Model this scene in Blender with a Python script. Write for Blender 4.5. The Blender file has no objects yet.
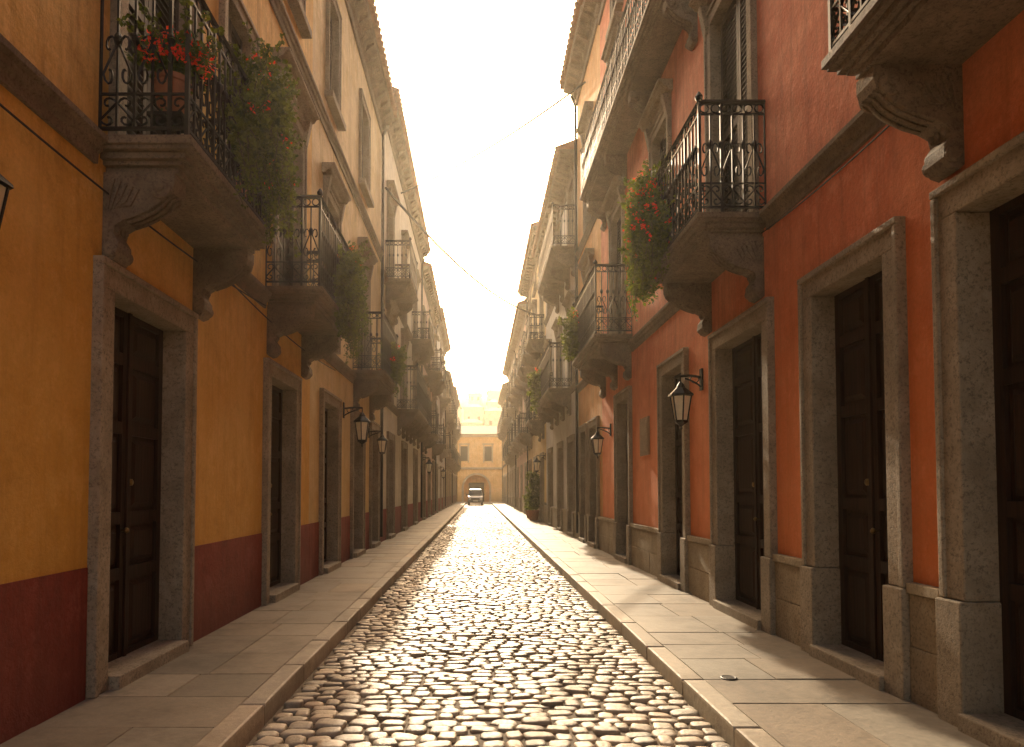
import bpy, math, random
import numpy as np
from mathutils import Vector
random.seed(7); rng=np.random.default_rng(5)
scene=bpy.context.scene
R=math.radians
# ------------------------------------------------------------ materials
def newmat(name):
    m=bpy.data.materials.new(name); m.use_nodes=True
    nt=m.node_tree; b=nt.nodes["Principled BSDF"]
    return m,nt,b
def N(nt,t,**k):
    n=nt.nodes.new(t)
    for a,v in k.items(): setattr(n,a,v)
    return n
def noise(nt,vec,scale,detail=3,rough=.6):
    n=N(nt,'ShaderNodeTexNoise'); n.inputs['Scale'].default_value=scale
    n.inputs['Detail'].default_value=detail; n.inputs['Roughness'].default_value=rough
    nt.links.new(vec,n.inputs['Vector']); return n.outputs['Fac']
def ramp(nt,fac,stops):
    r=N(nt,'ShaderNodeValToRGB'); e=r.color_ramp.elements
    e[0].position=stops[0][0]; e[0].color=(*stops[0][1],1)
    e[1].position=stops[-1][0]; e[1].color=(*stops[-1][1],1)
    for p,c in stops[1:-1]:
        x=e.new(p); x.color=(*c,1)
    nt.links.new(fac,r.inputs[0]); return r.outputs[0]
def mix(nt,fac,a,b,mode='MIX'):
    m=N(nt,'ShaderNodeMix',data_type='RGBA',blend_type=mode)
    if isinstance(fac,(int,float)): m.inputs[0].default_value=fac
    else: nt.links.new(fac,m.inputs[0])
    for i,v in ((6,a),(7,b)):
        if isinstance(v,tuple): m.inputs[i].default_value=(*v,1)
        else: nt.links.new(v,m.inputs[i])
    return m.outputs[2]
def mapping(nt,vec,scale):
    m=N(nt,'ShaderNodeMapping'); m.inputs['Scale'].default_value=scale
    nt.links.new(vec,m.inputs['Vector']); return m.outputs[0]
def bump(nt,b,h,strength,dist):
    bn=N(nt,'ShaderNodeBump'); bn.inputs['Strength'].default_value=strength; bn.inputs['Distance'].default_value=dist
    nt.links.new(h,bn.inputs['Height']); nt.links.new(bn.outputs[0],b.inputs['Normal'])
def g(v): return (v,v,v)
def plaster(name,c1,c2,low=None):
    m,nt,b=newmat(name)
    tc=N(nt,'ShaderNodeTexCoord').outputs['Object']
    big=noise(nt,tc,.9,5,.7)
    col=mix(nt,ramp(nt,big,[(.40,g(0)),(.60,g(1))]),c1,c2)
    pt=noise(nt,tc,2.3,6,.80)
    col=mix(nt,ramp(nt,pt,[(.52,g(0)),(.58,g(.32)),(.70,g(.7))]),col,tuple(min(1,x*1.2+.06) for x in c2))
    col=mix(nt,ramp(nt,pt,[(.32,g(.65)),(.45,g(0))]),col,tuple(x*.58 for x in c1))
    st=noise(nt,mapping(nt,tc,(5,5,.35)),1.6,4,.7)
    col=mix(nt,ramp(nt,st,[(.48,g(0)),(.75,g(.6))]),col,tuple(x*.5 for x in c1))
    fg=noise(nt,tc,30,4,.75)
    col=mix(nt,.4,col,ramp(nt,fg,[(.3,g(.5)),(.6,g(1.0))]),'MULTIPLY')
    sx=N(nt,'ShaderNodeSeparateXYZ'); nt.links.new(tc,sx.inputs[0])
    ad=N(nt,'ShaderNodeMath',operation='MULTIPLY_ADD'); nt.links.new(big,ad.inputs[0]); ad.inputs[1].default_value=-1.2
    nt.links.new(sx.outputs[2],ad.inputs[2])
    mr=N(nt,'ShaderNodeMapRange'); nt.links.new(ad.outputs[0],mr.inputs[0])
    mr.inputs[1].default_value=-.5; mr.inputs[2].default_value=.9; mr.inputs[3].default_value=.7; mr.inputs[4].default_value=0
    col=mix(nt,mr.outputs[0],col,tuple(x*.4+.01 for x in c1))
    if low:
        m2=N(nt,'ShaderNodeMapRange'); nt.links.new(ad.outputs[0],m2.inputs[0])
        m2.inputs[1].default_value=2.0; m2.inputs[2].default_value=4.2; m2.inputs[3].default_value=.5; m2.inputs[4].default_value=0
        col=mix(nt,m2.outputs[0],col,low)
    nt.links.new(col,b.inputs['Base Color']); b.inputs['Roughness'].default_value=.82
    bump(nt,b,noise(nt,tc,7,6,.75),.75,.02)
    return m
def stone(name,c1,c2,sc=1.0):
    m,nt,b=newmat(name)
    tc=N(nt,'ShaderNodeTexCoord').outputs['Object']
    pit=noise(nt,tc,38*sc,4,.8)
    col=mix(nt,ramp(nt,noise(nt,tc,5*sc,5,.8),[(.35,g(0)),(.65,g(1))]),c1,c2)
    col=mix(nt,ramp(nt,pit,[(.36,g(.75)),(.50,g(0))]),col,tuple(x*.35 for x in c1))
    col=mix(nt,ramp(nt,noise(nt,tc,1.3,4,.7),[(.42,g(0)),(.68,g(.55))]),col,tuple(x*.5 for x in c1))
    nt.links.new(col,b.inputs['Base Color']); b.inputs['Roughness'].default_value=.8
    bump(nt,b,pit,.8,.015)
    return m
def tinted(name,c1,c2,r0,r1,bs=.4,scale=25,spec=.5):
    m,nt,b=newmat(name)
    tc=N(nt,'ShaderNodeTexCoord').outputs['Object']
    at=N(nt,'ShaderNodeAttribute',attribute_name='tint')
    big=noise(nt,tc,1.0,5,.7)
    col=mix(nt,ramp(nt,big,[(.35,g(0)),(.65,g(1))]),c2,c1)
    col=mix(nt,1.0,col,at.outputs['Color'],'MULTIPLY')
    nf=noise(nt,tc,scale,5,.75)
    col=mix(nt,.55,col,ramp(nt,nf,[(.3,g(.42)),(.62,g(1))]),'MULTIPLY')
    col=mix(nt,ramp(nt,big,[(.50,g(0)),(.68,g(.55))]),col,tuple(x*.45 for x in c1))
    nt.links.new(col,b.inputs['Base Color'])
    rr=N(nt,'ShaderNodeMapRange'); nt.links.new(nf,rr.inputs[0]); rr.inputs[1].default_value=.3; rr.inputs[2].default_value=.7
    rr.inputs[3].default_value=r0; rr.inputs[4].default_value=r1
    nt.links.new(rr.outputs[0],b.inputs['Roughness'])
    b.inputs['Specular IOR Level'].default_value=spec
    bump(nt,b,nf,bs,.012)
    return m
def simple(name,c,rough=.5,metal=0,nscale=20,var=.35,bs=.0):
    m,nt,b=newmat(name)
    tc=N(nt,'ShaderNodeTexCoord').outputs['Object']
    nf=noise(nt,tc,nscale,3,.7)
    col=mix(nt,ramp(nt,nf,[(.3,g(0)),(.7,g(1))]),tuple(x*(1-var) for x in c),tuple(min(1,x*(1+var)) for x in c))
    nt.links.new(col,b.inputs['Base Color']); b.inputs['Roughness'].default_value=rough; b.inputs['Metallic'].default_value=metal
    if bs: bump(nt,b,nf,bs,.01)
    return m
def wood(name,c):
    m,nt,b=newmat(name)
    tc=N(nt,'ShaderNodeTexCoord').outputs['Object']
    nf=noise(nt,mapping(nt,tc,(30,30,1.5)),1.2,4,.7)
    col=mix(nt,ramp(nt,nf,[(.3,g(0)),(.7,g(1))]),tuple(x*.4 for x in c),tuple(x*1.6 for x in c))
    col=mix(nt,ramp(nt,noise(nt,tc,2,4,.7),[(.5,g(0)),(.72,g(.5))]),col,tuple(x*.5+.004 for x in c))
    nt.links.new(col,b.inputs['Base Color']); b.inputs['Roughness'].default_value=.55
    b.inputs['Specular IOR Level'].default_value=.3
    bump(nt,b,nf,.35,.01)
    return m
def leafmat(name,c1,c2,sc=9):
    m,nt,b=newmat(name)
    tc=N(nt,'ShaderNodeTexCoord').outputs['Object']
    col=mix(nt,ramp(nt,noise(nt,tc,sc,2,.8),[(.35,g(0)),(.65,g(1))]),c1,c2)
    nt.links.new(col,b.inputs['Base Color']); b.inputs['Roughness'].default_value=.5
    tr=N(nt,'ShaderNodeBsdfTranslucent'); nt.links.new(mix(nt,1.0,col,(1.7,1.5,.6),'MULTIPLY'),tr.inputs[0])
    ms=N(nt,'ShaderNodeMixShader'); ms.inputs[0].default_value=.4
    nt.links.new(b.outputs[0],ms.inputs[1]); nt.links.new(tr.outputs[0],ms.inputs[2])
    nt.links.new(ms.outputs[0],nt.nodes['Material Output'].inputs[0])
    return m
M={}
M['yellow']=plaster('plaster_yellow',(.68,.38,.07),(.78,.51,.15),(.72,.36,.045))
M['paleyellow']=plaster('plaster_pale_yellow',(.68,.50,.22),(.77,.61,.34),(.7,.46,.17))
M['cream']=plaster('plaster_cream',(.66,.56,.40),(.74,.66,.52))
M['coral']=plaster('plaster_coral',(.68,.175,.075),(.78,.28,.145),(.78,.24,.045))
M['orange']=plaster('plaster_orange',(.70,.34,.10),(.74,.42,.17))
M['ochre']=plaster('plaster_ochre',(.64,.42,.18),(.70,.50,.26))
M['rose']=plaster('plaster_rose',(.64,.44,.33),(.70,.52,.42))
M['white']=plaster('plaster_offwhite',(.68,.62,.53),(.74,.70,.62))
M['maroon']=plaster('plaster_maroon',(.28,.042,.022),(.37,.078,.040))
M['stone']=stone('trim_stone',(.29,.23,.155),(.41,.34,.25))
M['stone2']=stone('cornice_stone',(.36,.30,.22),(.46,.40,.31),1.5)
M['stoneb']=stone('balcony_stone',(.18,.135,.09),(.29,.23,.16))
M['stonedado']=stone('dado_stone',(.31,.24,.15),(.42,.34,.225))
M['wood']=wood('door_wood',(.030,.014,.008))
M['shutter']=wood('shutter_wood',(.045,.028,.018))
M['iron']=simple('wrought_iron',(.012,.010,.009),.5,.4)
M['brass']=simple('brass',(.25,.17,.07),.45,1.0)
M['glass']=simple('window_glass',(.02,.022,.025),.08,0,3,.2)
M['roof']=simple('roof_tile',(.28,.15,.09),.8,0,6,.4)
M['terracotta']=simple('terracotta',(.36,.14,.07),.75,0,15,.2)
M['leaf']=leafmat('leaf_green',(.03,.055,.008),(.12,.15,.02))
M['flower']=leafmat('flower_red',(.70,.03,.015),(.85,.09,.03))
M['stem']=simple('stem',(.07,.06,.03),.8)
M['cobble']=tinted('cobblestone',(.39,.315,.225),(.50,.41,.30),.32,.65,.7,26,.5)
M['slab']=tinted('pavement_stone',(.23,.19,.14),(.33,.275,.205),.5,.8,.4,18,.4)
M['kerb']=tinted('kerb_stone',(.36,.30,.22),(.45,.38,.29),.5,.8,.5,18,.4)
M['sand']=simple('joint_dirt',(.13,.098,.065),.9,0,30,.4,.6)
M['ground']=simple('ground_earth',(.2,.16,.11),.95,0,.4,.3)
M['hill']=simple('hill_scrub',(.16,.15,.09),.95,0,.08,.4)
M['lampglass']=simple('lantern_glass',(.78,.70,.52),.3,0,10,.1)
M['carpaint']=simple('car_paint',(.22,.22,.23),.3,.5,5,.1)
M['rubber']=simple('rubber',(.02,.02,.02),.8)
M['headlight']=simple('headlight_glass',(.8,.8,.78),.1,0,5,.05)
M['plate']=simple('licence_plate',(.75,.75,.7),.5)
M['cable']=simple('cable_rubber',(.015,.015,.015),.7)
M['plaque']=stone('plaque_ceramic',(.36,.24,.14),(.5,.36,.22),2)

# ------------------------------------------------------------ mesh builder
class MB:
    def __init__(s,fn=None): s.v=[];s.f=[];s.mi=[];s.m=0; s.fn=fn or (lambda a,b,c:(a,b,c))
    def add(s,vs,fs):
        o=len(s.v); s.v+= [s.fn(*p) for p in vs]
        for f in fs: s.f.append([i+o for i in f]); s.mi.append(s.m)
    def box(s,y0,y1,d0,d1,z0,z1):
        s.add([(y,d,z) for y in (y0,y1) for d in (d0,d1) for z in (z0,z1)],
          [(0,1,3,2),(4,6,7,5),(0,4,5,1),(2,3,7,6),(0,2,6,4),(1,5,7,3)])
    def quad(s,a,b,c,d): s.add([a,b,c,d],[(0,1,2,3)])
    def prism(s,prof,y0,y1): # prof (d,z)
        n=len(prof)
        vs=[(y0,d,z) for d,z in prof]+[(y1,d,z) for d,z in prof]
        s.add(vs,[tuple(range(n)),tuple(range(2*n-1,n-1,-1))]+[(i,(i+1)%n,(i+1)%n+n,i+n) for i in range(n)])
    def tube(s,pts,r,n=5,r2=None):
        P=[Vector(p) for p in pts]; k=len(P)
        if k<2: return
        vs=[]
        up=Vector((0,0,1))
        for i,p in enumerate(P):
            t=(P[min(i+1,k-1)]-P[max(i-1,0)])
            if t.length<1e-9: t=Vector((0,0,1))
            t.normalize()
            u=up if abs(t.z)<.9 else Vector((1,0,0))
            if i>0:
                u=pu
                if abs(u.dot(t))>.97: u=Vector((0,0,1)) if abs(t.z)<.7 else Vector((1,0,0))
            a=(u-t*u.dot(t)).normalized(); pu=a
            b=t.cross(a)
            rr=r if r2 is None else r+(r2-r)*i/(k-1)
            for j in range(n):
                an=2*math.pi*(j+.5)/n
                vs.append(tuple(p+a*math.cos(an)*rr+b*math.sin(an)*rr))
        fs=[tuple(range(n))[::-1],tuple(range((k-1)*n,k*n))]
        for i in range(k-1):
            for j in range(n):
                fs.append((i*n+j,i*n+(j+1)%n,(i+1)*n+(j+1)%n,(i+1)*n+j))
        s.add(vs,fs)
    def lathe(s,c,prof,n=8,ax='z',rot=0): # prof (r,h)
        vs=[]
        for r,h in prof:
            for j in range(n):
                a=2*math.pi*j/n+rot
                if ax=='z': vs.append((c[0]+r*math.cos(a),c[1]+r*math.sin(a),c[2]+h))
                elif ax=='y': vs.append((c[0]+h,c[1]+r*math.cos(a),c[2]+r*math.sin(a)))
                else: vs.append((c[0]+r*math.cos(a),c[1]+h,c[2]+r*math.sin(a)))
        k=len(prof)
        fs=[tuple(range(n)),tuple(range((k-1)*n,k*n))[::-1]]
        for i in range(k-1):
            for j in range(n): fs.append((i*n+j,i*n+(j+1)%n,(i+1)*n+(j+1)%n,(i+1)*n+j))
        s.add(vs,fs)
    def obj(s,name,mats,parent=None,bevel=0,smooth=False,recalc=True):
        if not s.v: return None
        me=bpy.data.meshes.new(name); me.from_pydata(s.v,[],s.f)
        for m in (mats if isinstance(mats,list) else [mats]): me.materials.append(m)
        me.polygons.foreach_set('material_index',s.mi)
        if smooth: me.polygons.foreach_set('use_smooth',[True]*len(s.f))
        me.update()
        if recalc:
            import bmesh
            bm=bmesh.new(); bm.from_mesh(me); bmesh.ops.recalc_face_normals(bm,faces=bm.faces); bm.to_mesh(me); bm.free()
        o=bpy.data.objects.new(name,me); scene.collection.objects.link(o)
        if parent: o.parent=parent
        if bevel:
            b=o.modifiers.new('bevel','BEVEL'); b.width=bevel; b.segments=2; b.limit_method='ANGLE'; b.angle_limit=R(40)
        return o
def empty(name,loc=(0,0,0)):
    e=bpy.data.objects.new(name,None); e.location=loc; scene.collection.objects.link(e); return e

WL,WR=2.8,3.1
def mapper(side,W): return lambda y,d,z:(side*(W-d),y,z)

# ------------------------------------------------------------ facade parts
def door_leafs(mb,y0,y1,z0,z1,d):
    mb.box(y0,y1,d-.05,d,z0,z1)
    mid=(y0+y1)/2; H=z1-z0
    for a,b in ((y0,mid-.006),(mid+.006,y1)):
        st=.075
        mb.box(a,a+st,d+.001,d+.035,z0,z1); mb.box(b-st,b,d+.001,d+.035,z0,z1)
        rows=[0,.24,.40,.66,.86,1.0]
        for i,t in enumerate(rows):
            zc=z0+t*H; lo=max(z0,zc-.05); hi=min(z1,zc+.05)
            mb.box(a+st,b-st,d+.001,d+.033,lo,hi)
            if i<len(rows)-1:
                p0=zc+.05+.03; p1=z0+rows[i+1]*H-.05-.03; q0=a+st+.03; q1=b-st-.03
                if q1-q0>.05 and p1-p0>.05:
                    w=.045
                    vs=[(q0,d+.001,p0),(q1,d+.001,p0),(q1,d+.001,p1),(q0,d+.001,p1),
                        (q0+w,d+.03,p0+w),(q1-w,d+.03,p0+w),(q1-w,d+.03,p1-w),(q0+w,d+.03,p1-w)]
                    mb.add(vs,[(0,1,2,3),(4,5,6,7),(0,1,5,4),(1,2,6,5),(2,3,7,6),(3,0,4,7)])
    mb.box(mid-.02,mid+.02,d+.036,d+.055,z0,z1)
def knobs(mb,y0,y1,z0,d):
    mid=(y0+y1)/2
    mb.lathe((mid-.07,d+.035,z0+1.05),[(.010,0),(.010,.03),(.022,.035),(.026,.05),(.014,.065)],8,'x')
    mb.lathe((mid+.07,d+.035,z0+1.45),[(.03,0),(.03,.012),(.02,.02)],10,'x')
def louvers(mb,y0,y1,z0,z1,d,step=.07):
    mb.box(y0,y1,d-.05,d-.03,z0,z1)
    n=2
    for k in range(n):
        a=y0+(y1-y0)*k/n+.005; b=y0+(y1-y0)*(k+1)/n-.005
        mb.box(a,a+.06,d-.02,d+.025,z0,z1); mb.box(b-.06,b,d-.02,d+.025,z0,z1)
        for zz in (z0,(z0+z1)/2-.04,z1-.09):
            mb.box(a+.06,b-.06,d-.02,d+.022,zz,zz+.09)
        z=z0+.11
        while z<z1-.12:
            if abs(z-(z0+z1)/2)>.07:
                mb.prism([(d-.018,z+.035),(d-.018,z+.047),(d+.018,z+.002),(d+.018,z-.01)],a+.06,b-.06)
            z+=step
def glazed(mf,mg,y0,y1,z0,z1,d):
    mg.box(y0,y1,d-.03,d-.01,z0,z1)
    mid=(y0+y1)/2
    for a,b in ((y0,mid-.003),(mid+.003,y1)):
        mf.box(a,a+.06,d-.008,d+.03,z0,z1); mf.box(b-.06,b,d-.008,d+.03,z0,z1)
        for t in (0,.33,.66,1):
            zc=z0+(z1-z0)*t; mf.box(a+.06,b-.06,d-.008,d+.026,max(z0,zc-.025-(0.03 if t in(0,1) else 0)),min(z1,zc+.025+(0.03 if t in (0,1) else 0)))
def frame(mb,y0,y1,z0,z1,w=.2,out=.06,sill=False,hood=False,plinth=False,fine=True):
    for a,b,s in ((y0-w,y0,1),(y1,y1+w,-1)):
        zb=z0
        if plinth:
            mb.box(a-.012,b+.012,-.20,out+.04,z0-.05,z0+.78)
            zb=z0+.783
        mb.box(a,b,-.27,out,zb,z1)
        if fine:
            if s==1: mb.box(a-.001+.0,a+.05,-.01,out+.022,zb,z1+w-.05)
            else: mb.box(b-.05,b+.001,-.01,out+.022,zb,z1+w-.05)
    mb.box(y0-w,y1+w,-.268,out-.002,z1+.002,z1+w)
    if fine: mb.box(y0-w-.003,y1+w+.003,-.01,out+.026,z1+w-.05+.002,z1+w+.004)
    if hood:
        mb.prism([(-.02,z1+w+.12),(-.02,z1+w+.30),(.24,z1+w+.30),(.24,z1+w+.26),(.19,z1+w+.24),(.16,z1+w+.19),(.09,z1+w+.16),(.07,z1+w+.12)],y0-w-.1,y1+w+.1)
        for yy in (y0-w,y1+w-.12):
            mb.prism([(-.02,z1-.1),(.075,z1-.08),(.10,z1+.05),(.15,z1+w+.118),(-.02,z1+w+.118)],yy,yy+.12)
    if sill:
        mb.box(y0-w-.06,y1+w+.06,-.27,.16,z0-.12,z0-.003)
CORB=[(-.03,0),(-.03,-.62),(.03,-.68),(.09,-.66),(.13,-.60),(.125,-.52),(.085,-.46),(.10,-.40),(.17,-.36),(.27,-.33),(.38,-.28),(.45,-.23),(.50,-.17),(.55,-.15),(.57,-.09),(.57,0)]
def corbel(mb,y,z,dep,w=.19,sc=1.0,fine=True):
    k=dep/.62
    mb.prism([(a*k if a>0 else a,z+b*sc) for a,b in CORB],y-w/2,y+w/2)
    if fine:
        for e in (-1,1):
            for (cd,cz,r) in ((.075*k,-.585*sc,.055),(.46*k,-.12*sc,.085),(.46*k,-.12*sc,.04)):
                prof=[(r,0),(r,.022),(r*.7,.03)] if r>.045 else [(r,.028),(r,.045),(r*.5,.05)]
                mb.lathe((y+e*w/2,cd,z+cz),[(a,h*e) for a,h in prof],12,'y')
            for t in range(5):
                q=.12+.065*t
                mb.tube([(y+e*(w/2+.004),q*k*.75,z-.05-.02*t),(y+e*(w/2+.016),q*k*.6,z-.14-.03*t),(y+e*(w/2+.004),q*k*.35,z-(.30-.01*t))],.013,4,.006)
        for j in range(-1,2):
            pts=[(y+j*w*.3,a*k+.008,z+b*sc-.005) for a,b in CORB[8:14]]
            mb.tube(pts,.018,5,.010)
            mb.lathe((y+j*w*.3,.10*k,z-.40*sc),[(.005,-.05),(.022,-.02),(.02,.03),(.004,.06)],5)
def scurve():
    pts=[]
    for k in range(9):
        th=-1.6*math.pi+1.6*math.pi*k/8; r=.05+.18*k/8
        pts.append((r*math.cos(th),.25+r*math.sin(th)))
    return pts+[(-a,1-b) for a,b in pts[::-1]]
SC=scurve()
def railing(mb,y0,y1,dep,z,h,fine=2):
    e=.05; D=dep-e
    segs=[((y0+e,D),(y1-e,D)),((y0+e,.0),(y0+e,D)),((y1-e,.0),(y1-e,D))]
    for (a,b) in segs:
        L=math.hypot(b[0]-a[0],b[1]-a[1]); ux,uy=(b[0]-a[0])/L,(b[1]-a[1])/L
        P=lambda u,zz:(a[0]+ux*u,a[1]+uy*u,z+zz)
        mb.tube([P(-.02,h),P(L+.02,h)],.028,6)
        mb.tube([P(0,.07),P(L,.07)],.016,4); mb.tube([P(0,h-.13),P(L,h-.13)],.014,4)
        if fine: mb.tube([P(0,.33),P(L,.33)],.012,4)
        sp=.125 if fine else .2
        n=max(2,round(L/sp)); sp=L/n
        for i in range(n+1):
            u=i*sp
            if i%4==0 and fine: mb.tube([P(u,0),P(u,h)],.018,4)
            else: mb.tube([P(u,.07),P(u,h-.12)],.0115,4)
            if fine and 0<i<n:
                mb.lathe(P(u,.62*h),[(.012,-.05),(.028,-.02),(.03,0),(.028,.02),(.012,.05)],5)
        if fine:
            rr=.010 if fine>1 else .013
            for i in range(n):
                u=(i+.5)*sp; fl=1 if i%2 else -1
                mb.tube([P(u+fl*q*sp*1.9,.08+w*.24) for q,w in SC],rr,3)
                mb.tube([P(u+.048*math.cos(t*.785),h-.065+.048*math.sin(t*.785)) for t in range(9)],rr,3)
            if fine>1:
                for i in range(0,n-1,2):
                    u=(i+1)*sp
                    for fl in (1,-1):
                        mb.tube([P(u+fl*(.06+q*sp*1.5),.38+w*.42) for q,w in SC],.010,3)
    for c in ((y0+e,D),(y1-e,D)):
        mb.tube([(c[0],c[1],z),(c[0],c[1],z+h)],.022,4)
        mb.lathe((c[0],c[1],z+h),[(.014,0),(.038,.03),(.044,.06),(.02,.10),(.004,.12)],8)
def balcony(ms,mi,y0,y1,z,dep=.72,h=1.15,corb=(),fine=2,th=.22):
    zt=z
    for k,(ins,a,b) in enumerate([(0,0,-.06),(.025,-.062,-.09),(.07,-.092,-.14),(.11,-.142,-.17),(.15,-.172,-th)]):
        ms.box(y0+ins,y1-ins,-.02,dep-ins,zt+b,zt+a)
    for c in corb: corbel(ms,c,zt-th-.002,dep-.12,.2,1.0,fine>0)
    railing(mi,y0,y1,dep,zt,h,fine)

def townhouse(name,side,W,y0,y1,H,wallmat,openings,bands=(),balcs=(),dado=None,dadoz=1.05,fine=2,eave=.42,depth=8,pipe=False,cmat='stoneb'):
    fn=mapper(side,W); E=empty(name)
    wall=MB(fn);trim=MB(fn);bal=MB(fn);wd=MB(fn);br=MB(fn);sh=MB(fn);gl=MB(fn);ir=MB(fn);rf=MB(fn);dd=MB(fn)
    ys=sorted(set([y0,y1]+[v for o in openings for v in (o[1]-.1,o[2]+.1)]))
    zs=sorted(set([-.05,H]+[v for o in openings for v in (o[3]-.06 if o[0]!='door' else -.05,o[4]+.1)]))
    for i in range(len(ys)-1):
        for j in range(len(zs)-1):
            cy=(ys[i]+ys[i+1])/2; cz=(zs[j]+zs[j+1])/2
            if any(o[1]-.1<cy<o[2]+.1 and (o[3]-.06 if o[0]!='door' else -.05)<cz<o[4]+.1 for o in openings): continue
            wall.quad((ys[i],0,zs[j]),(ys[i+1],0,zs[j]),(ys[i+1],0,zs[j+1]),(ys[i],0,zs[j+1]))
    e_=.002
    wall.quad((y0+e_,0,-.05),(y0+e_,-depth,-.05),(y0+e_,-depth,H),(y0+e_,0,H))
    wall.quad((y1-e_,0,-.05),(y1-e_,-depth,-.05),(y1-e_,-depth,H),(y1-e_,0,H))
    wall.quad((y0,-depth,-.05),(y1,-depth,-.05),(y1,-depth,H),(y0,-depth,H))
    wall.quad((y0,-.6,-.05),(y1,-.6,-.05),(y1,-.6,H),(y0,-.6,H))
    doors=[]
    for o in openings:
        k,a,b,z0,z1=o[:5]; st=o[5] if len(o)>5 else None
        if k=='door':
            doors.append((a,b))
            frame(trim,a,b,z0,z1,.21,.055,plinth=(dado=='stone'),fine=fine>0)
            trim.box(a+.013,b-.013,-.27,.13,.05,z0+.10)
            door_leafs(wd,a,b,z0+.10,z1,-.2)
            if fine: knobs(br,a,b,z0+.1,-.2)
        elif k=='french':
            frame(trim,a,b,z0,z1,.18,.05,hood=True,fine=fine>0)
            if st=='glass': glazed(sh,gl,a,b,z0,z1,-.18)
            else: louvers(sh,a,b,z0,z1,-.12,.07 if fine>1 else .14)
        else:
            frame(trim,a,b,z0,z1,.16,.05,sill=True,hood=(st=='hood'),fine=fine>0)
            if st=='shut' or st=='hood': louvers(sh,a,b,z0,z1,-.12,.07 if fine>1 else .14)
            else: glazed(sh,gl,a,b,z0,z1,-.15)
    for bz in bands:
        cuts=sorted([(b[0]-.003,b[1]+.003) for b in balcs if abs(b[2]-bz)<.45])
        yy=y0+.004; segs=[]
        for c0,c1 in cuts:
            if c0>yy: segs.append((yy,c0))
            yy=max(yy,c1)
        if yy<y1-.004: segs.append((yy,y1-.004))
        for a,b in segs:
            bal.prism([(-.02,bz-.20),(.03,bz-.20),(.035,bz-.13),(.06,bz-.11),(.07,bz-.06),(.10,bz-.04),(.105,bz),(-.02,bz+.015)],a,b)
    if dado:
        yy=y0+.003
        segs=[]
        for a,b in sorted(doors):
            segs.append((yy,a-.225)); yy=b+.225
        segs.append((yy,y1-.003))
        for a,b in segs:
            if b-a<.05: continue
            if dado=='stone':
                n=max(1,round((b-a)/.75)); w=(b-a)/n
                for i in range(n):
                    for zz0,zz1 in ((0.05,.50),(.503,dadoz-.08)):
                        dd.box(a+i*w+.002,a+(i+1)*w-.002,-.02,.045+random.uniform(-.004,.004),zz0,zz1)
                dd.box(a,b,-.02,.065,dadoz-.077,dadoz)
            else: dd.box(a,b,-.02,.014,0.02,dadoz)
    for b in balcs:
        by0,by1,bz=b[:3]; dep=b[3] if len(b)>3 else .72; h=b[4] if len(b)>4 else 1.15
        n=max(2,round((by1-by0)/1.6)+1) if not(len(b)>5) else b[5]
        cs=[by0+.22+(by1-by0-.44)*i/(n-1) for i in range(n)]
        balcony(bal,ir,by0,by1,bz,dep,h,cs,fine)
    bal.prism([(-.02,H-.55),(.05,H-.55),(.06,H-.40),(.13,H-.34),(.15,H-.22),(eave-.08,H-.14),(eave-.05,H-.02),(-.02,H-.02)],y0+.006,y1-.006)
    n=int((y1-y0)/.5)
    for i in range(n):
        yy=y0+.25+i*(y1-y0-.4)/n
        bal.prism([(.05,H-.38),(.13,H-.36),(eave-.10,H-.20),(eave-.10,H-.13),(.05,H-.13)],yy,yy+.14)
    rf.add([(y0-.0,eave+.04,H),(y1,eave+.04,H),(y1,-4,H+1.5),(y0,-4,H+1.5),(y0,-8.3,H),(y1,-8.3,H),
            (y0,eave+.04,H-.018),(y1,eave+.04,H-.018),(y0,-8.3,H-.018),(y1,-8.3,H-.018)],[(0,1,2,3),(3,2,5,4),(0,1,7,6),(6,7,9,8),(4,5,9,8),(0,3,4,8,6),(1,2,5,9,7)])
    if y0<50:
        m=int((y1-y0)/.24)
        for i in range(m):
            yy=y0+.12+i*.24
            rf.tube([(yy,eave+.07,H+.035),(yy,eave-1.6,H+.035+.62)],.075,6)
    if pipe:
        yy=y1-.12
        ir.tube([(yy,.07,.3),(yy,.07,H-.6),(yy,.2,H-.3)],.045,8)
    wall.obj('walls',M[wallmat],E,recalc=False)
    trim.obj('stone_surrounds',M['stone' if fine else 'stone2'],E,bevel=.010 if fine else 0)
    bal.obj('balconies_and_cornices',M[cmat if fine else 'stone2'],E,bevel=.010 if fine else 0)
    wd.obj('doors',M['wood'],E); br.obj('door_knobs',M['brass'],E,smooth=True)
    sh.obj('shutters_and_window_frames',M['shutter'],E); gl.obj('window_panes',M['glass'],E)
    ir.obj('wrought_iron_railings',M['iron'],E); rf.obj('roof',M['roof'],E)
    dd.obj('dado',M['stonedado' if dado=='stone' else 'maroon'],E,bevel=.008 if dado=='stone' else 0)
    return E
S=.12
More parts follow.
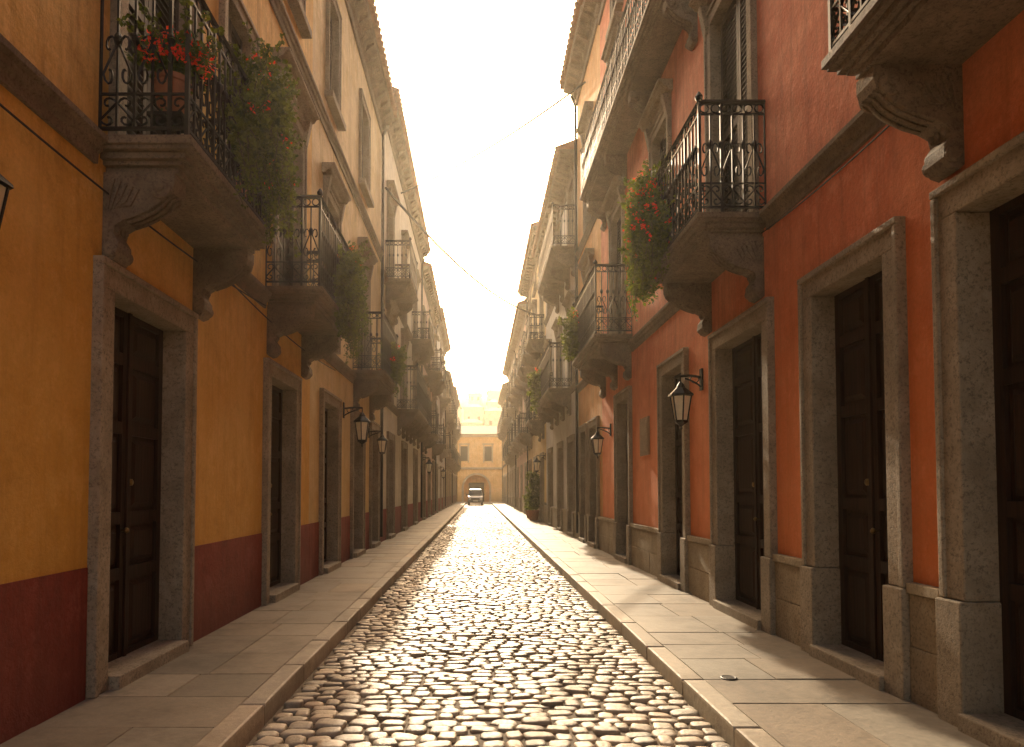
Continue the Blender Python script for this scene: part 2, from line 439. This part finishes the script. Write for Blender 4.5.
# ---- left side
townhouse('yellow_townhouse',-1,WL,-7,11.3,12.1,'yellow',
  [('door',-1.2,.1,S,3.1),('door',1.3,2.6,S,3.1),('door',5.12,6.38,S,3.10),('door',9.05,10.3,S,3.12),
   ('french',5.25,6.45,4.22,7.15),('french',9.35,10.55,4.3,7.15),('french',1.2,2.4,4.22,7.15),('win',7.35,8.2,5.0,7.1,'shut'),
   ('win',1.3,2.3,8.9,10.9,'shut'),('win',5.3,6.3,8.9,10.9,'shut'),('win',7.4,8.2,8.9,10.9,'shut'),('win',9.5,10.4,8.9,10.9,'shut')],
  bands=(4.18,8.35),balcs=[(4.90,6.95,4.2,.70,1.2,2),(8.85,11.05,4.28,.76,1.2,2)],dado='maroon')
townhouse('pale_yellow_townhouse',-1,WL,11.3,19.4,12.4,'paleyellow',
  [('door',12.2,13.4,S,3.2),('door',15.1,16.3,S,3.2),('door',17.7,18.8,S,3.2),('french',12.3,13.3,4.3,7.0,'glass'),('french',15.9,17.0,4.3,7.0),
   ('win',12.4,13.2,8.9,10.9,'shut'),('win',15.9,16.9,8.9,10.9,'shut')],
  bands=(4.18,8.35),balcs=[(15.1,17.8,4.28,.72,1.3,2)],dado='maroon',pipe=True)
townhouse('cream_townhouse',-1,WL,19.4,33,13.2,'cream',
  [('door',21,22.2,S,3.2),('door',25,26.2,S,3.2),('door',29.5,30.7,S,3.2)]+[('french',a,a+1.1,z,z+2.6) for z in (4.4,8.0) for a in (20.8,24.8,29.2)],
  bands=(4.35,7.95),balcs=[(23.4,28,4.4,.75,1.5),(20.3,22.6,7.98,.8,1.15),(28.5,31.5,7.98,.8,1.15),(29,31.4,4.4,.7,1.2)],dado='maroon',fine=1,pipe=True)
def genhouse(name,side,W,y0,y1,H,mat,seed,zb=4.4,dado='maroon',eave=.45):
    r=random.Random(seed); op=[];bal=[]
    n=max(2,int((y1-y0)/3.4))
    for i in range(n):
        c=y0+(i+.5)*(y1-y0)/n
        op.append(('door' ,c-.6,c+.6,S,3.2))
        for z in (zb,zb+3.8):
            if r.random()<.72:
                op.append(('french',c-.55,c+.55,z,z+2.5)); bal.append((c-1.1,c+1.1,z,.75,1.15,2))
            else: op.append(('win',c-.5,c+.5,z+.8,z+2.6,'shut'))
    if H>zb+8.5:
        for i in range(n):
            c=y0+(i+.5)*(y1-y0)/n; op.append(('win',c-.45,c+.45,zb+7.4,min(H-.8,zb+8.6)))
    return townhouse(name,side,W,y0,y1,H,mat,op,(zb-.02,zb+3.78),bal,dado,1.05,1 if y0<40 else 0,eave,pipe=True)
genhouse('rose_townhouse',-1,WL,33,44,12.6,'rose',1)
genhouse('offwhite_townhouse',-1,WL,44,57,13.4,'white',2,4.6)
genhouse('ochre_townhouse',-1,WL,57,72,11.6,'ochre',3,4.3)
genhouse('cream_townhouse',-1,WL,72,88,12.6,'cream',4,4.4)
# ---- right side
townhouse('coral_townhouse',1,WR,-7,17,14.0,'coral',
  [('door',-1.5,-.3,S,3.35),('door',2.95,4.30,S,3.38),('door',5.10,6.2,S,3.38),('door',7.3,8.72,S,3.42),('door',10.2,11.3,S,3.5),('door',13.9,15.0,S,3.5),
   ('french',2.7,3.9,4.6,7.75),('french',7.6,8.8,4.6,7.75),('win',10.9,11.8,5.4,7.7,'hood'),('french',14.4,15.5,4.75,7.75),
   ('french',2.8,3.8,8.85,11.2),('win',7.8,8.6,9.3,11.2,'shut'),('french',10.8,11.8,8.85,11.2),('french',14.3,15.3,8.85,11.2),
   ('win',7.8,8.6,12.1,13.0),('win',11,11.8,12.1,13.0),('win',14.4,15.2,12.1,13.0)],
  bands=(4.58,8.78),balcs=[(2.3,4.6,4.55,.74,1.2,2),(7.2,9.3,4.58,.76,1.22,2),(13.6,16.8,4.75,.78,1.4,3),(9.3,16.6,8.82,.60,1.1,4)],dado='stone',dadoz=.95,eave=.5)
townhouse('orange_townhouse',1,WR,17,21,14.2,'orange',
  [('door',17.6,18.7,S,3.3),('door',19.4,20.3,S,3.3),('french',18.3,19.3,4.8,7.6),('french',18.3,19.3,9,11.6)],
  bands=(4.8,8.9),dado='stone',dadoz=.95,pipe=True,eave=.5)
townhouse('offwhite_townhouse',1,WR,21,31,12.3,'white',
  [('door',22,23.1,S,3.2),('door',25,26.1,S,3.2),('door',28.5,29.6,S,3.2)]+[('french',a,a+1.1,z,z+2.5) for z in (5.0,9.3) for a in (21.8,25.2,28.8)],
  bands=(5.0,9.28),balcs=[(22.5,28.3,5.0,.78,1.5,4),(21.2,26.2,9.3,.8,1.3,4)],dado='stone',dadoz=.95,fine=1,eave=.6)
genhouse('pale_yellow_townhouse',1,WR,31,42,13.8,'paleyellow',11,4.9,'stone',.6)
genhouse('rose_townhouse',1,WR,42,55,13.2,'rose',12,5.0,'stone',.6)
genhouse('offwhite_townhouse',1,WR,55,70,13.6,'white',14,4.6,'stone',.6)
genhouse('ochre_townhouse',1,WR,70,86,12.6,'ochre',15,4.6,'stone',.6)

# ------------------------------------------------------------ stones (road, pavements, kerbs)
def stones(name,items,mat,n=12,rings=((1,-.05),(.985,-.012),(.90,.004),(.62,.010)),top=.012,pw=.55,smooth=True,parent=None,jt=.045):
    I=np.array(items); K=len(I)
    a=2*np.pi*(np.arange(n)+.5)/n
    ca,sa=np.cos(a),np.sin(a)
    ex=np.sign(ca)*np.abs(ca)**pw; ey=np.sign(sa)*np.abs(sa)**pw
    jit=1+rng.normal(0,jt,(K,n)) if pw>.3 else np.ones((K,n))
    V=[]
    nr=len(rings)
    for s,z in rings:
        x=I[:,2:3]*ex*s*jit; y=I[:,3:4]*ey*s*jit
        V.append(np.stack([x,y,np.full_like(x,z)],-1))
    V.append(np.stack([np.zeros((K,1)),np.zeros((K,1)),np.full((K,1),top)],-1))
    V=np.concatenate(V,1)
    c,s_=np.cos(I[:,7])[:,None],np.sin(I[:,7])[:,None]
    x=V[:,:,0]*c-V[:,:,1]*s_; y=V[:,:,0]*s_+V[:,:,1]*c
    z=V[:,:,2]+I[:,4:5]+x*I[:,5:6]+y*I[:,6:7]
    P=np.stack([x+I[:,0:1],y+I[:,1:2],z],-1).reshape(-1,3)
    nv=nr*n+1
    j=np.arange(n); j2=(j+1)%n
    quads=np.concatenate([np.stack([r*n+j,r*n+j2,(r+1)*n+j2,(r+1)*n+j],-1) for r in range(nr-1)],0)
    tris=np.stack([(nr-1)*n+j,(nr-1)*n+j2,np.full(n,nr*n)],-1)
    off=(np.arange(K)*nv)[:,None,None]
    Q=(quads[None]+off).reshape(-1); T=(tris[None]+off).reshape(-1)
    nq=K*len(quads); nt_=K*len(tris)
    me=bpy.data.meshes.new(name); me.vertices.add(len(P)); me.vertices.foreach_set('co',P.reshape(-1))
    me.loops.add(len(Q)+len(T)); me.loops.foreach_set('vertex_index',np.concatenate([Q,T]).astype(np.int32))
    me.polygons.add(nq+nt_)
    me.polygons.foreach_set('loop_start',np.concatenate([np.arange(nq)*4,nq*4+np.arange(nt_)*3]).astype(np.int32))
    me.polygons.foreach_set('use_smooth',[smooth]*(nq+nt_))
    me.update(calc_edges=True); me.validate()
    at=me.color_attributes.new('tint','FLOAT_COLOR','POINT')
    t=np.repeat(I[:,8],nv); w=np.repeat(rng.normal(0,.035,K),nv)
    colr=np.stack([t*(1+w),t,t*(1-w),np.ones_like(t)],-1)
    at.data.foreach_set('color',colr.reshape(-1))
    me.materials.append(mat)
    o=bpy.data.objects.new(name,me); scene.collection.objects.link(o)
    if parent: o.parent=parent
    return o
KL,KR=-1.48,1.60
road=empty('cobblestone_road')
near=[];far=[]
y=-3.0
while y<100:
    L=rng.uniform(.10,.145); x=KL+rng.uniform(0,.06)
    while x<KR-.05:
        w=rng.uniform(.105,.235); w=min(w,KR-x)
        if KR-(x+w)<.08: w=KR-x
        wob=.05*math.sin(x*2.1+y*.37)+.03*math.sin(x*5+y*1.3)
        it=(x+w/2,y+L/2+wob+rng.normal(0,.010),w/2-rng.uniform(.000,.010),L/2-rng.uniform(-.001,.009),
            rng.normal(0,.005)-.010+.008*math.sin(y*.9+x*1.7),rng.normal(0,.035),rng.normal(0,.05),rng.normal(0,.08),max(.45,rng.normal(.98,.20)))
        (near if y<26 else far).append(it)
        x+=w
    y+=L
stones('cobbles_near',near,M['cobble'],12,((.99,-.06),(1,-.014),(.965,-.003),(.85,.004),(.5,.006)),.0065,.55,parent=road,jt=.06)
stones('cobbles_far',far,M['cobble'],8,((1,-.05),(.94,-.003),(.6,.006)),.008,.5,parent=road)
mb=MB(); mb.quad((KL-.05,-12,-.027),(KR+.05,-12,-.027),(KR+.05,100,-.027),(KL-.05,100,-.027)); mb.obj('joint_bed',M['sand'],road,recalc=False)
def pavement(x0,x1,kerbx,side):
    E=empty('sidewalk')
    it=[];kb=[]
    y=-7
    while y<90:
        L=rng.uniform(.55,.95); nspl=2 if rng.random()<.6 else 1
        xs=[x0,x1] if nspl==1 else [x0,x0+(x1-x0)*rng.uniform(.4,.6),x1]
        for a,b in zip(xs[:-1],xs[1:]):
            it.append(((a+b)/2,y+L/2,(b-a)/2-.003,L/2-.004,.108+rng.normal(0,.0015),rng.normal(0,.002),rng.normal(0,.002),0,max(.6,rng.normal(1,.11))))
        y+=L
    y=-7
    while y<90:
        L=rng.uniform(.8,1.2)
        kb.append((kerbx,y+L/2,.085,L/2-.005,.112+rng.normal(0,.002),rng.normal(0,.01),rng.normal(0,.003),rng.normal(0,.002),max(.7,rng.normal(1,.1))))
        y+=L
    stones('paving_slabs',it,M['slab'],4,((1,-.1),(1,.004),(.992,.010)),.010,.0001,False,E)
    stones('kerb_stones',kb,M['kerb'],4,((1,-.2),(1,-.012),(.96,.006),(.8,.012)),.012,.0001,False,E)
    mb=MB(); mb.box(min(x0,x1),max(x0,x1),-8,90,-.05,.103); mb.obj('joint_bed',M['sand'],E)
pavement(-WL-.01,KL-.17,KL-.085,-1)
pavement(KR+.17,WR+.01,KR+.085,1)
mb=MB(); mb.quad((-900,-900,-.065),(900,-900,-.065),(900,1500,-.065),(-900,1500,-.065)); mb.obj('ground',M['ground'],recalc=False)
mb=MB(); mb.lathe((1.98,5.45,.118),[(.065,0),(.065,.006),(.055,.010),(.045,.007),(.02,.008)],20); mb.obj('water_valve_cover',M['iron'],smooth=False)

# ------------------------------------------------------------ end of street
E=empty('archway_building')
yE=97
mb_w=MB()
AX,AR=-.25,1.95; AZ=2.0
arc=[(AX+AR*math.cos(t),AZ+AR*math.sin(t)) for t in np.linspace(math.pi,0,17)]
XL,XR_,ZT=-14,14,9.6
mb_w.add([(XL,yE,-.05),(AX-AR,yE,-.05),(AX-AR,yE,ZT),(XL,yE,ZT)],[(0,1,2,3)])
mb_w.add([(XR_,yE,-.05),(AX+AR,yE,-.05),(AX+AR,yE,ZT),(XR_,yE,ZT)],[(0,1,2,3)])
for (a,b) in zip(arc[:-1],arc[1:]):
    mb_w.add([(a[0],yE,a[1]),(b[0],yE,b[1]),(b[0],yE,ZT),(a[0],yE,ZT)],[(0,1,2,3)])
    mb_w.add([(a[0],yE,a[1]),(b[0],yE,b[1]),(b[0],yE+1.2,b[1]),(a[0],yE+1.2,a[1])],[(0,1,2,3)])
for sx in (AX-AR,AX+AR): mb_w.quad((sx,yE,-.05),(sx,yE+1.2,-.05),(sx,yE+1.2,AZ),(sx,yE,AZ))
mb_w.box(XL,XR_,yE+9,yE+9.3,-.05,ZT); mb_w.box(XL,XR_,yE+.002,yE+9,ZT-.2,ZT-.01)
mb_w.obj('walls',M['ochre'],E,recalc=False)
mb=MB(); mb.box(AX-2.4,AX+2.4,yE+1.25,yE+1.4,-.05,4.3); mb.obj('inner_wall',M['orange'],E)
mb=MB(); mb.box(AX-1.1,AX+1.1,yE+1.1,yE+1.24,0,2.7); mb.obj('gate',M['wood'],E)
mb=MB()
mb.tube([(AX-AR,yE-.05,-.05)]+[(a,yE-.05,b) for a,b in arc]+[(AX+AR,yE-.05,-.05)],.2,4)
mb.box(XL,XR_,yE-.25,yE-.01,4.6,4.9); mb.box(XL,XR_,yE-.4,yE-.01,9.2,9.6)
wn=MB()
for x in (-8,-5,-2.0,1.4,4.6,8):
    wn.box(x-.5,x+.5,yE-.03,yE+.05,5.8,7.9)
    mb.box(x-.7,x-.503,yE-.1,yE+.01,5.6,8.1); mb.box(x+.503,x+.7,yE-.1,yE+.01,5.6,8.1); mb.box(x-.8,x+.8,yE-.15,yE+.01,8.103,8.3)
mb.obj('stone_trim',M['stone2'],E); wn.obj('window_panes',M['glass'],E)
rf=MB(); rf.add([(XL,yE-.6,9.61),(XR_,yE-.6,9.61),(XR_,yE+4.5,11.2),(XL,yE+4.5,11.2),(XL,yE+9.6,9.61),(XR_,yE+9.6,9.61)],[(0,1,2,3),(3,2,5,4),(0,1,5,4),(0,3,4),(1,2,5)]); rf.obj('roof',M['roof'],E)
# hill
mb=MB(); nx,ny=60,40; vs=[];fs=[]
def hz(x,y):
    t=max(0,min(1,(y-125)/170)); t=t*t*(3-2*t)
    return -.5+t*(36-.00035*x*x+3*math.sin(x*.03+1)+3*math.sin(y*.05+x*.07))
for j in range(ny):
    for i in range(nx):
        x=-300+600*i/(nx-1); yy=115+350*j/(ny-1); vs.append((x,yy,hz(x,yy)))
for j in range(ny-1):
    for i in range(nx-1): a=j*nx+i; fs.append((a,a+1,a+nx+1,a+nx))
mb.add(vs,fs); mb.obj('hill',M['hill'],smooth=True,recalc=False)
hm=['white','cream','white','rose','cream']
rr=random.Random(3)
for j,yy in enumerate((140,158,176,194,212,232,252)):
    for i in range(9):
        x=-36+i*8.6+rr.uniform(-2,2); w=rr.uniform(5,7.5); h=rr.uniform(4.5,8); z=hz(x,yy); y2=yy+rr.uniform(-4,4)
        E=empty('hillside_house')
        b=MB(); b.box(x-w/2,x+w/2,y2,y2+8,z-5,z+h); b.obj('walls',M[rr.choice(hm)],E)
        b=MB(); b.add([(x-w/2-.3,y2-.4,z+h),(x+w/2+.3,y2-.4,z+h),(x+w/2+.3,y2+8.4,z+h),(x-w/2-.3,y2+8.4,z+h),(x-w/2+2,y2+4,z+h+1.6),(x+w/2-2,y2+4,z+h+1.6)],
            [(0,1,2,3),(0,1,5,4),(1,2,5),(2,3,4,5),(3,0,4)]); b.obj('roof',M['roof'],E)
        b=MB()
        for fz in range(max(1,int(h//2.8))):
            nw=int(w//2.2)
            for k in range(nw):
                if rr.random()<.2: continue
                xc=x-w/2+(k+.5)*w/nw+rr.uniform(-.2,.2); b.box(xc-.4,xc+.4,y2-.05,y2+.1,z+fz*2.8+.9,z+fz*2.8+2.2)
        b.obj('windows',M['glass'],E)

# ------------------------------------------------------------ lanterns
def lantern(side,W,y,z,reach=.32,sc=1.0):
    E=empty('wall_lantern'); fn=mapper(side,W)
    ir=MB(fn); gl=MB(fn)
    ir.box(y-.04*sc,y+.04*sc,0.001,.025,z-.16*sc,z+.10*sc)
    ir.tube([(y,.02,z),(y,reach*.6,z+.02),(y,reach,z+.01)],.016*sc,6)
    ir.tube([(y,.02,z-.12*sc)]+[(y,reach*t,z-.12*sc+.11*sc*math.sin(t*1.5)) for t in (.2,.4,.6,.8)],.011*sc,5)
    ir.tube([(y,reach*.35+.05*sc*math.cos(a),z-.03+.045*sc*math.sin(a)) for a in np.linspace(0,5.5,10)],.008*sc,4)
    ir.tube([(y,reach,z+.02),(y,reach,z-.08*sc)],.009*sc,5)
    c=(y,reach,z-.10*sc); k=sc
    ir.lathe(c,[(.012*k,.04*k),(.03*k,.02*k),(.05*k,-.01*k),(.055*k,-.03*k),(.15*k,-.11*k),(.155*k,-.13*k),(.13*k,-.135*k)],6)
    n=6
    top=[(c[0]+.125*k*math.cos(2*math.pi*j/n),c[1]+.125*k*math.sin(2*math.pi*j/n),c[2]-.13*k) for j in range(n)]
    bot=[(c[0]+.075*k*math.cos(2*math.pi*j/n),c[1]+.075*k*math.sin(2*math.pi*j/n),c[2]-.43*k) for j in range(n)]
    for j in range(n):
        ir.tube([top[j],bot[j]],.010*k,4); ir.tube([top[j],top[(j+1)%n]],.009*k,4); ir.tube([bot[j],bot[(j+1)%n]],.011*k,4)
    ir.lathe(c,[(.085*k,-.43*k),(.08*k,-.45*k),(.03*k,-.48*k),(.012*k,-.50*k),(.02*k,-.52*k),(.004*k,-.54*k)],6)
    gl.lathe(c,[(.118*k,-.132*k),(.072*k,-.428*k)],6)
    ir.obj('iron_frame',M['iron'],E); gl.obj('glass_panes',M['lampglass'],E)
lantern(1,WR,9.4,3.17,.30,1.15); lantern(1,WR,15.9,3.05,.32,1.1)
lantern(-1,WL,14.1,3.30,.40,1.25); lantern(-1,WL,17.4,3.1,.35,1.0); lantern(-1,WL,3.42,3.36,.28,.85)
lantern(-1,WL,33.4,3.2,.4,1.3); lantern(-1,WL,47,3.2,.4,1.3); lantern(1,WR,31.4,3.2,.4,1.3)

# ------------------------------------------------------------ plants
def leafy(mb,c,rad,n,size,up=.2):
    for _ in range(n):
        a=random.uniform(0,2*math.pi); b=math.acos(random.uniform(-1,1)); r=random.uniform(.25,1)**.6
        lump=1+.28*math.sin(a*3+b*2+c[1]*9)+.18*math.sin(a*7+b*5)
        p=Vector((c[0]+rad[0]*r*lump*math.sin(b)*math.cos(a),c[1]+rad[1]*r*lump*math.sin(b)*math.sin(a),c[2]+rad[2]*r*lump*math.cos(b)))
        leaf(mb,p,size*random.uniform(.6,1.3))
def leaf(mb,p,s):
    d=Vector((random.gauss(0,1),random.gauss(0,1),random.gauss(-.1,.8))).normalized()
    q=d.cross(Vector((random.gauss(0,1),random.gauss(0,1),random.gauss(0,1)))).normalized()
    nn=d.cross(q)
    w=s*.36
    mb.add([tuple(p),tuple(p+d*s*.5+q*w+nn*s*.1),tuple(p+d*s),tuple(p+d*s*.5-q*w+nn*s*.1)],[(0,1,2),(0,2,3)])
def flowerhead(mb,p,s):
    for _ in range(9):
        leaf(mb,p+Vector((random.gauss(0,1),random.gauss(0,1),random.gauss(0,1)))*s*.35,s*.6)
def plant(name,side,W,lumps,flowers=0,box=None,trail=0,size=.05,dens=1.5,pot=None):
    E=empty(name); fn=mapper(side,W)
    lv=MB(fn); st=MB(fn); fl=MB(fn)
    for (y,d,z,ry,rd,rz,n) in lumps:
        leafy(lv,(y,d,z),(ry,rd,rz),int(n*dens),size*1.2)
        for k in range(8):
            e=(y+random.uniform(-ry,ry)*.9,d+random.uniform(-rd,rd)*.9,z+random.uniform(-.6,1.1)*rz)
            st.tube([(y,d,z-rz*.8),((y+e[0])/2,(d+e[1])/2,z),e],.005,3)
        for k in range(16):
            a=random.uniform(0,6.28); p=Vector((y+ry*.8*math.cos(a),d+rd*.8*math.sin(a),z+rz*random.uniform(0,.8))); v=Vector((math.cos(a)*.03,math.sin(a)*.02,.035)); pts=[tuple(p)]
            for q in range(random.randint(4,10)):
                p=p+v+Vector((random.gauss(0,.01),random.gauss(0,.01),-.004*q)); pts.append(tuple(p)); leaf(lv,p,size); leaf(lv,p,size)
            st.tube(pts,.004,3)
        for k in range(int(trail*n/400)):
            p=Vector((y+random.uniform(-ry,ry),d+random.uniform(-.3,1)*rd,z-rz*.4)); pts=[tuple(p)]
            L=random.randint(5,14)
            for q in range(L):
                p=p+Vector((random.gauss(0,.02),random.gauss(.004,.012),-.045)); pts.append(tuple(p))
                for _ in range(3): leaf(lv,p+Vector((random.gauss(0,.02),random.gauss(0,.02),0)),size*random.uniform(.6,1.1))
            st.tube(pts,.004,3)
        for k in range(int(flowers*n/400)):
            a=random.uniform(0,6.28); b=random.uniform(0,2.0)
            flowerhead(fl,Vector((y+ry*1.05*math.sin(b)*math.cos(a),d+rd*1.05*math.sin(b)*math.sin(a),z+rz*1.1*math.cos(b))),size*1.25)
    lv.obj('leaves',M['leaf'],E,recalc=False); st.obj('stems',M['stem'],E,recalc=False); fl.obj('flowers',M['flower'],E,recalc=False)
    pt=MB(fn)
    if pot:
        for (y,d,z,r,h) in pot: pt.lathe((y,d,z),[(r*.62,0),(r*.68,.02),(r*.95,h*.85),(r*1.08,h*.86),(r*1.08,h),(r*.92,h),(r*.9,h*.9)],16)
        pt.obj('terracotta_pot',M['terracotta'],E,smooth=False)
plant('potted_geranium',-1,WL,[(5.08,.50,4.86,.17,.24,.15,800)],30,pot=[(5.12,.46,4.43,.14,.3)],size=.05,trail=1)
mb=MB(mapper(-1,WL)); mb.box(4.99,5.25,.33,.59,4.395,4.425)
for a in (5.01,5.21):
    for b in (.35,.55): mb.box(a,a+.02,b,b+.02,4.205,4.393)
mb.obj('plant_stand',M['iron'])
plant('balcony_plant',-1,WL,[(6.45,.70,5.15,.44,.25,.42,3000),(6.9,.64,4.85,.28,.24,.48,2000),(6.0,.72,4.80,.28,.16,.32,1000),(6.75,.66,5.62,.30,.24,.30,1300)],2,pot=[(6.45,.45,4.21,.17,.3),(6.78,.4,4.21,.14,.28)],trail=4,size=.05)
plant('balcony_plant',-1,WL,[(10.3,.76,4.72,.45,.2,.42,2400),(10.85,.72,4.95,.34,.24,.5,1800),(10.2,.80,4.25,.38,.14,.36,1100)],1,pot=[(10.5,.5,4.29,.16,.3)],trail=4,size=.055)
plant('balcony_geranium',1,WR,[(9.05,.80,5.15,.38,.26,.48,3200),(8.7,.84,4.85,.40,.20,.40,2000),(9.3,.74,5.62,.30,.24,.34,1400),(9.35,.8,4.62,.26,.2,.34,1100)],5,pot=[(9.0,.5,4.59,.16,.3)],trail=3,size=.055)
plant('balcony_plant',1,WR,[(16.4,.74,5.35,.5,.25,.5,1400)],3,pot=[(16.3,.5,4.76,.2,.35)],trail=2,size=.08)
plant('balcony_plant',1,WR,[(26.5,.74,5.6,.9,.3,.6,1400)],2,pot=[(26.5,.5,5.01,.25,.4)],trail=2,size=.12)
plant('balcony_plant',-1,WL,[(16.9,.7,4.75,.5,.2,.4,1000)],1,pot=[(16.9,.5,4.29,.2,.3)],trail=2,size=.08)
plant('potted_plant',1,WR,[(34,.35,1.2,.4,.3,.5,900),(34,.3,2.0,.3,.25,.5,600)],0,pot=[(34,.35,.12,.3,.5)],size=.11)
plant('potted_plant',1,WR,[(37,.3,.95,.35,.25,.4,700)],0,pot=[(37,.3,.12,.25,.45)],size=.11)

# plaque, cables
fn=mapper(1,WR)
mb=MB(fn); mb.box(12.3,12.95,.0,.03,2.25,2.95); mb.box(12.36,12.89,.031,.04,2.31,2.89)
for k in range(4): mb.box(12.42,12.83,.041,.046,2.38+k*.12,2.43+k*.12)
mb.obj('wall_plaque',M['plaque'],bevel=.006)
def cable(a,b,sag,r=.010,n=24):
    mb=MB(); A,B=Vector(a),Vector(b)
    mb.tube([tuple(A.lerp(B,t/n)-Vector((0,0,sag*4*(t/n)*(1-t/n)))) for t in range(n+1)],r,5)
    mb.obj('overhead_cable',M['cable'],recalc=False)
cable((-2.75,24,12.2),(3.05,19,13.2),.25,.03); cable((-2.75,20,10.6),(3.05,34,10.4),.7,.04)
cable((-2.76,8.8,4.0),(-2.76,3.2,3.85),.10,.008); cable((-2.74,6.95,3.95),(-2.74,13,3.9),.12,.008)
cable((-2.76,3.2,3.85),(-2.76,3.0,3.3),0,.008)
cable((3.03,4.6,4.3),(3.03,7.2,4.35),.04,.007)

# ------------------------------------------------------------ car (front towards the camera)
def car(x,y):
    E=empty('parked_car'); Wd=.80
    body=MB()
    prof=[(0,.32),(0,.62),(.06,.86),(.25,.95),(1.0,1.06),(1.65,1.70),(1.9,1.78),(3.5,1.78),(3.95,1.15),(4.05,.9),(4.05,.32)]
    def hw(z): return Wd if z<1.08 else Wd-.16*(z-1.08)/.7
    n=len(prof)
    vs=[(x-hw(z)*(0.93 if yy<.1 else 1),y+yy,z) for yy,z in prof]+[(x+hw(z)*(0.93 if yy<.1 else 1),y+yy,z) for yy,z in prof]
    body.add(vs,[tuple(range(n)),tuple(range(2*n-1,n-1,-1))]+[(i,(i+1)%n,(i+1)%n+n,i+n) for i in range(n)])
    body.obj('body',M['carpaint'],E,bevel=.05)
    gl=MB()
    def ws(t): return (y+1.0+.65*t-.02, 1.06+.64*t+.02)
    a,b=ws(.08),ws(.92)
    gl.add([(x-hw(a[1])+.07,a[0],a[1]),(x+hw(a[1])-.07,a[0],a[1]),(x+hw(b[1])-.07,b[0],b[1]),(x-hw(b[1])+.07,b[0],b[1])],[(0,1,2,3)])
    for s in (-1,1):
        gl.add([(x+s*(hw(1.15)+.012),y+1.35,1.15),(x+s*(hw(1.15)+.012),y+3.6,1.15),(x+s*(hw(1.65)+.012),y+3.4,1.65),(x+s*(hw(1.65)+.012),y+1.75,1.65)],[(0,1,2,3)])
    gl.obj('windows',M['glass'],E,recalc=False)
    w=MB(lambda a,b,c:(b,a,c))
    for s in (-1,1):
        for yy in (.8,3.2): w.lathe((y+yy,x+s*(Wd-.18),.32),[(.2,0),(.32,.0),(.32,s*.2),(.2,s*.21)],18,'x')
    w.obj('wheels',M['rubber'],E)
    t=MB(); t.box(x-.45,x+.45,y-.03,y-.005,.62,.78); t.box(x-.72,x+.72,y-.06,y-.005,.36,.42); t.obj('grille',M['rubber'],E)
    t=MB()
    for s in (-1,1): t.lathe((x+s*.58,y-.035,.72),[(.11,0),(.10,.03),(.11,.05)],12,'x')
    t.obj('headlights',M['headlight'],E)
    t=MB(); t.box(x-.26,x+.26,y-.08,y-.062,.44,.56); t.obj('licence_plate',M['plate'],E)
    t=MB()
    for s in (-1,1): t.box(min(x+s*.82,x+s*.98),max(x+s*.82,x+s*.98),y+1.1,y+1.2,1.08,1.24)
    t.obj('mirrors',M['rubber'],E,bevel=.02)
    t=MB(); t.box(x-.76,x+.76,y-.055,y-.004,.44,.60); t.obj('bumper',M['carpaint'],E,bevel=.02)
car(-.3,73)

# ------------------------------------------------------------ haze (real participating air)
HAZE=.0008
m=bpy.data.materials.new('air_haze'); m.use_nodes=True; nt=m.node_tree; nt.nodes.clear()
o=nt.nodes.new('ShaderNodeOutputMaterial'); v=nt.nodes.new('ShaderNodeVolumeScatter')
v.inputs['Color'].default_value=(1,.88,.68,1); v.inputs['Density'].default_value=HAZE; v.inputs['Anisotropy'].default_value=.80
nt.links.new(v.outputs[0],o.inputs['Volume'])
mb=MB(); mb.box(-70,70,-12,300,-2,48); mb.obj('air_haze',m)

# ------------------------------------------------------------ light
EL,AZM=R(26),R(-3.0)
w=bpy.data.worlds.new('World'); scene.world=w; w.use_nodes=True; nt=w.node_tree
bg=nt.nodes['Background']; sky=nt.nodes.new('ShaderNodeTexSky'); sky.sky_type='NISHITA'; sky.sun_disc=False
sky.sun_elevation=EL; sky.sun_rotation=AZM; sky.dust_density=5; sky.air_density=1.0; sky.altitude=50
mx=nt.nodes.new('ShaderNodeMix'); mx.data_type='RGBA'; mx.blend_type='MULTIPLY'; mx.inputs[0].default_value=1
mx.inputs[7].default_value=(1.14,.91,.66,1)
nt.links.new(sky.outputs[0],mx.inputs[6]); nt.links.new(mx.outputs[2],bg.inputs['Color']); bg.inputs['Strength'].default_value=.43
sd=bpy.data.lights.new('sun','SUN'); sd.energy=6.5; sd.angle=R(.6); sd.color=(1,.80,.55)
so=bpy.data.objects.new('sun',sd); scene.collection.objects.link(so)
dirv=Vector((math.sin(AZM)*math.cos(EL),math.cos(AZM)*math.cos(EL),math.sin(EL)))
so.rotation_euler=dirv.to_track_quat('Z','Y').to_euler(); so.location=(0,0,40)
# ------------------------------------------------------------ camera
cd=bpy.data.cameras.new('camera'); cd.lens=24; cd.sensor_width=36; cd.shift_x=.033; cd.shift_y=.091; cd.clip_end=3000; cd.clip_start=.05
co=bpy.data.objects.new('camera',cd); scene.collection.objects.link(co); co.location=(0,0,1.6); co.rotation_euler=(R(92),0,0)
scene.camera=co
scene.view_settings.view_transform='Standard'; scene.view_settings.look='None'; scene.view_settings.exposure=0
